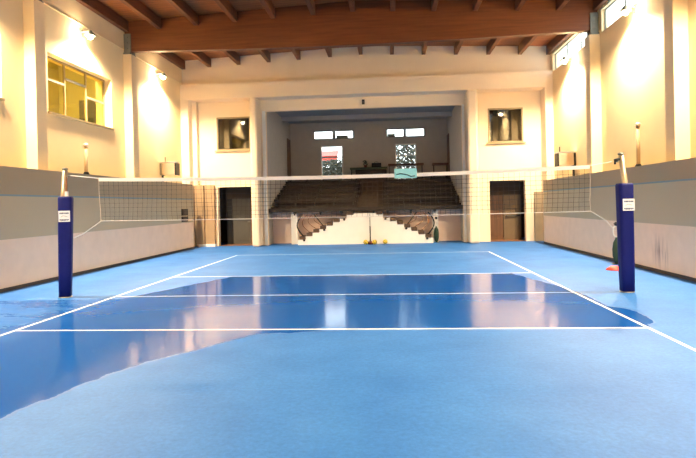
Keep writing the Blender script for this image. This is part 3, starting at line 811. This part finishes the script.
mb = MB(); mb.tube([(-.12, -.1, .18), (-.1, -.08, .27), (0, -.06, .3), (.1, -.08, .27), (.12, -.1, .18)], .012, 6); mb.build('handle', M['black'], t, True)
t = thing('banner', 'small cyan banner with a dark wavy mark hung over the net tape', 'banner', (1.37, NY-.012, 2.24))
mb = MB(); mb.box(-.215, .215, -.008, .0, 0, .185); mb.box(-.215, .215, 0, .03, .175, .185); mb.build('panel', M['cyan'], t)
mb = MB(); mb.tube([(-.18, -.009, .07), (-.1, -.009, .09), (-.02, -.009, .075), (.04, -.009, .06), (.1, -.009, .03), (.18, -.009, .04)], .010, 6); mb.build('emblem', M['teal'], t)
# ------------------------------------------------------------------ outside, behind the glass doors
mb = MB(); mb.box(-14, 14, 30.3, 60, 2.9, 3.1); struct(mb.build('ground_outside', M['ground']))
def tree(x, y, h, label):
    t = thing('tree', label, 'tree', (x, y, 3.1))
    mb = MB(); mb.tube([(0, 0, 0), (.05, 0, h*.5), (0, .05, h*.9)], .09, 8, r2=.03)
    for k in range(8):
        a = k*2.4; mb.tube([(0, 0, h*.2+h*.08*k), (math.cos(a)*.6, math.sin(a)*.6, h*.35+h*.08*k)], .03, 6, r2=.012)
    mb.build('trunk', M['bark'], t)
    mb = MB()
    for k in range(900):
        a = random.random()*6.28; r_ = 1.05*math.sqrt(random.random()); z = h*.08+h*.92*random.random()
        mb.ball((r_*math.cos(a), r_*math.sin(a), z), .05+.06*random.random(), 1, (1, 1, .6))
    mb.build('foliage', M['leaf'], t)
tree(-2.5, 33.5, 1.45, 'pale shrub outside the left glass door')
tree(2.2, 33.2, 2.5, 'pale leafy tree outside the right glass door')
t = thing('awning', 'red awning outside behind the left glass door', 'awning', (-3.25, 37.5, 3.3))
mb = MB(); mb.prism([(-.5, 1.75), (.5, 2.2), (.5, 2.26), (-.5, 1.81)], 'x', -.55, .85); mb.box(-.55, .85, -.5, -.48, 1.5, 1.8); mb.build('canopy', M['red'], t)
for s in (-.5, .8):
    mb = MB(); mb.tube([(s, -.45, -.2), (s, -.45, 1.75)], .03); mb.build('post', M['steel'], t)

# ------------------------------------------------------------------ light
w = bpy.data.worlds.new('overcast_sky'); S.world = w; w.use_nodes = True
bg = w.node_tree.nodes['Background']; bg.inputs['Color'].default_value = (.97, .99, 1, 1); bg.inputs['Strength'].default_value = 2.2
def area(name, loc, rot, sx, sy, energy, color, portal=False):
    d = bpy.data.lights.new(name, 'AREA'); d.shape = 'RECTANGLE'; d.size = sx; d.size_y = sy; d.energy = energy; d.color = color
    if portal: d.cycles.is_portal = True
    o = bpy.data.objects.new(name, d); COL.objects.link(o); o.location = loc; o.rotation_euler = rot; return o
for (a, b, z0, z1) in cl:
    area('sky_portal', (8.22, (a+b)/2, (z0+z1)/2), (0, PI/2, 0), z1-z0, b-a, 1, (1, 1, 1), True)
for (a, b, c, d) in tw:
    area('sky_portal', ((a+b)/2, 30.27, (c+d)/2), (-PI/2, 0, 0), b-a, d-c, 1, (1, 1, 1), True)
# ceiling lamp of the yellow gallery room
for y in (9.5, 15.2):
    t = thing('ceiling_lamp', 'ceiling lamp inside the yellow room behind the %s left window' % ('near' if y < 12 else 'far'), 'lamp', (-9.9, y, 7.34))
    mb = MB(); mb.box(-.3, .3, -.3, .3, 0, .06); mb.build('housing', M['white_paint'], t)
    mb = MB(); mb.box(-.27, .27, -.27, .27, -.02, 0); mb.build('diffuser', emis('gallery_diffuser', (255, 240, 190), 12), t)
    lo = area('gallery_light', (0, 0, -.05), (0, 0, 0), .5, .5, 80, (1, .97, .84)); lo.parent = t

# ------------------------------------------------------------------ camera (solved from the court lines)
f, cy, hgt, cx0, y0, pitch, yaw, roll = 554.271, 207.9989, 1.7489, 1.0374, -.7701, -.0058, -.0739, -.0214
cam = bpy.data.cameras.new('camera'); co = bpy.data.objects.new('camera', cam); COL.objects.link(co); S.camera = co
cam.sensor_fit = 'HORIZONTAL'; cam.sensor_width = 36; cam.lens = f/696*36; cam.shift_y = (cy-229)/696
cam.clip_start = .05; cam.clip_end = 300
sy_, cyw = math.sin(yaw), math.cos(yaw); sp_, cp = math.sin(pitch), math.cos(pitch); sr, cr = math.sin(roll), math.cos(roll)
ex = Vector((cyw, -sy_, 0)); ey = Vector((cp*sy_, cp*cyw, sp_)); ez = Vector((-sp_*sy_, -sp_*cyw, cp))
R = cr*ex+sr*ez; U = cr*ez-sr*ex; B = -ey
co.matrix_world = Matrix(((R.x, U.x, B.x, cx0), (R.y, U.y, B.y, y0), (R.z, U.z, B.z, hgt), (0, 0, 0, 1)))

vs = S.view_settings; S.display_settings.display_device = 'sRGB'
vs.view_transform = 'Standard'; vs.look = 'None'; vs.gamma = 1; vs.use_curve_mapping = False; vs.exposure = 1.31
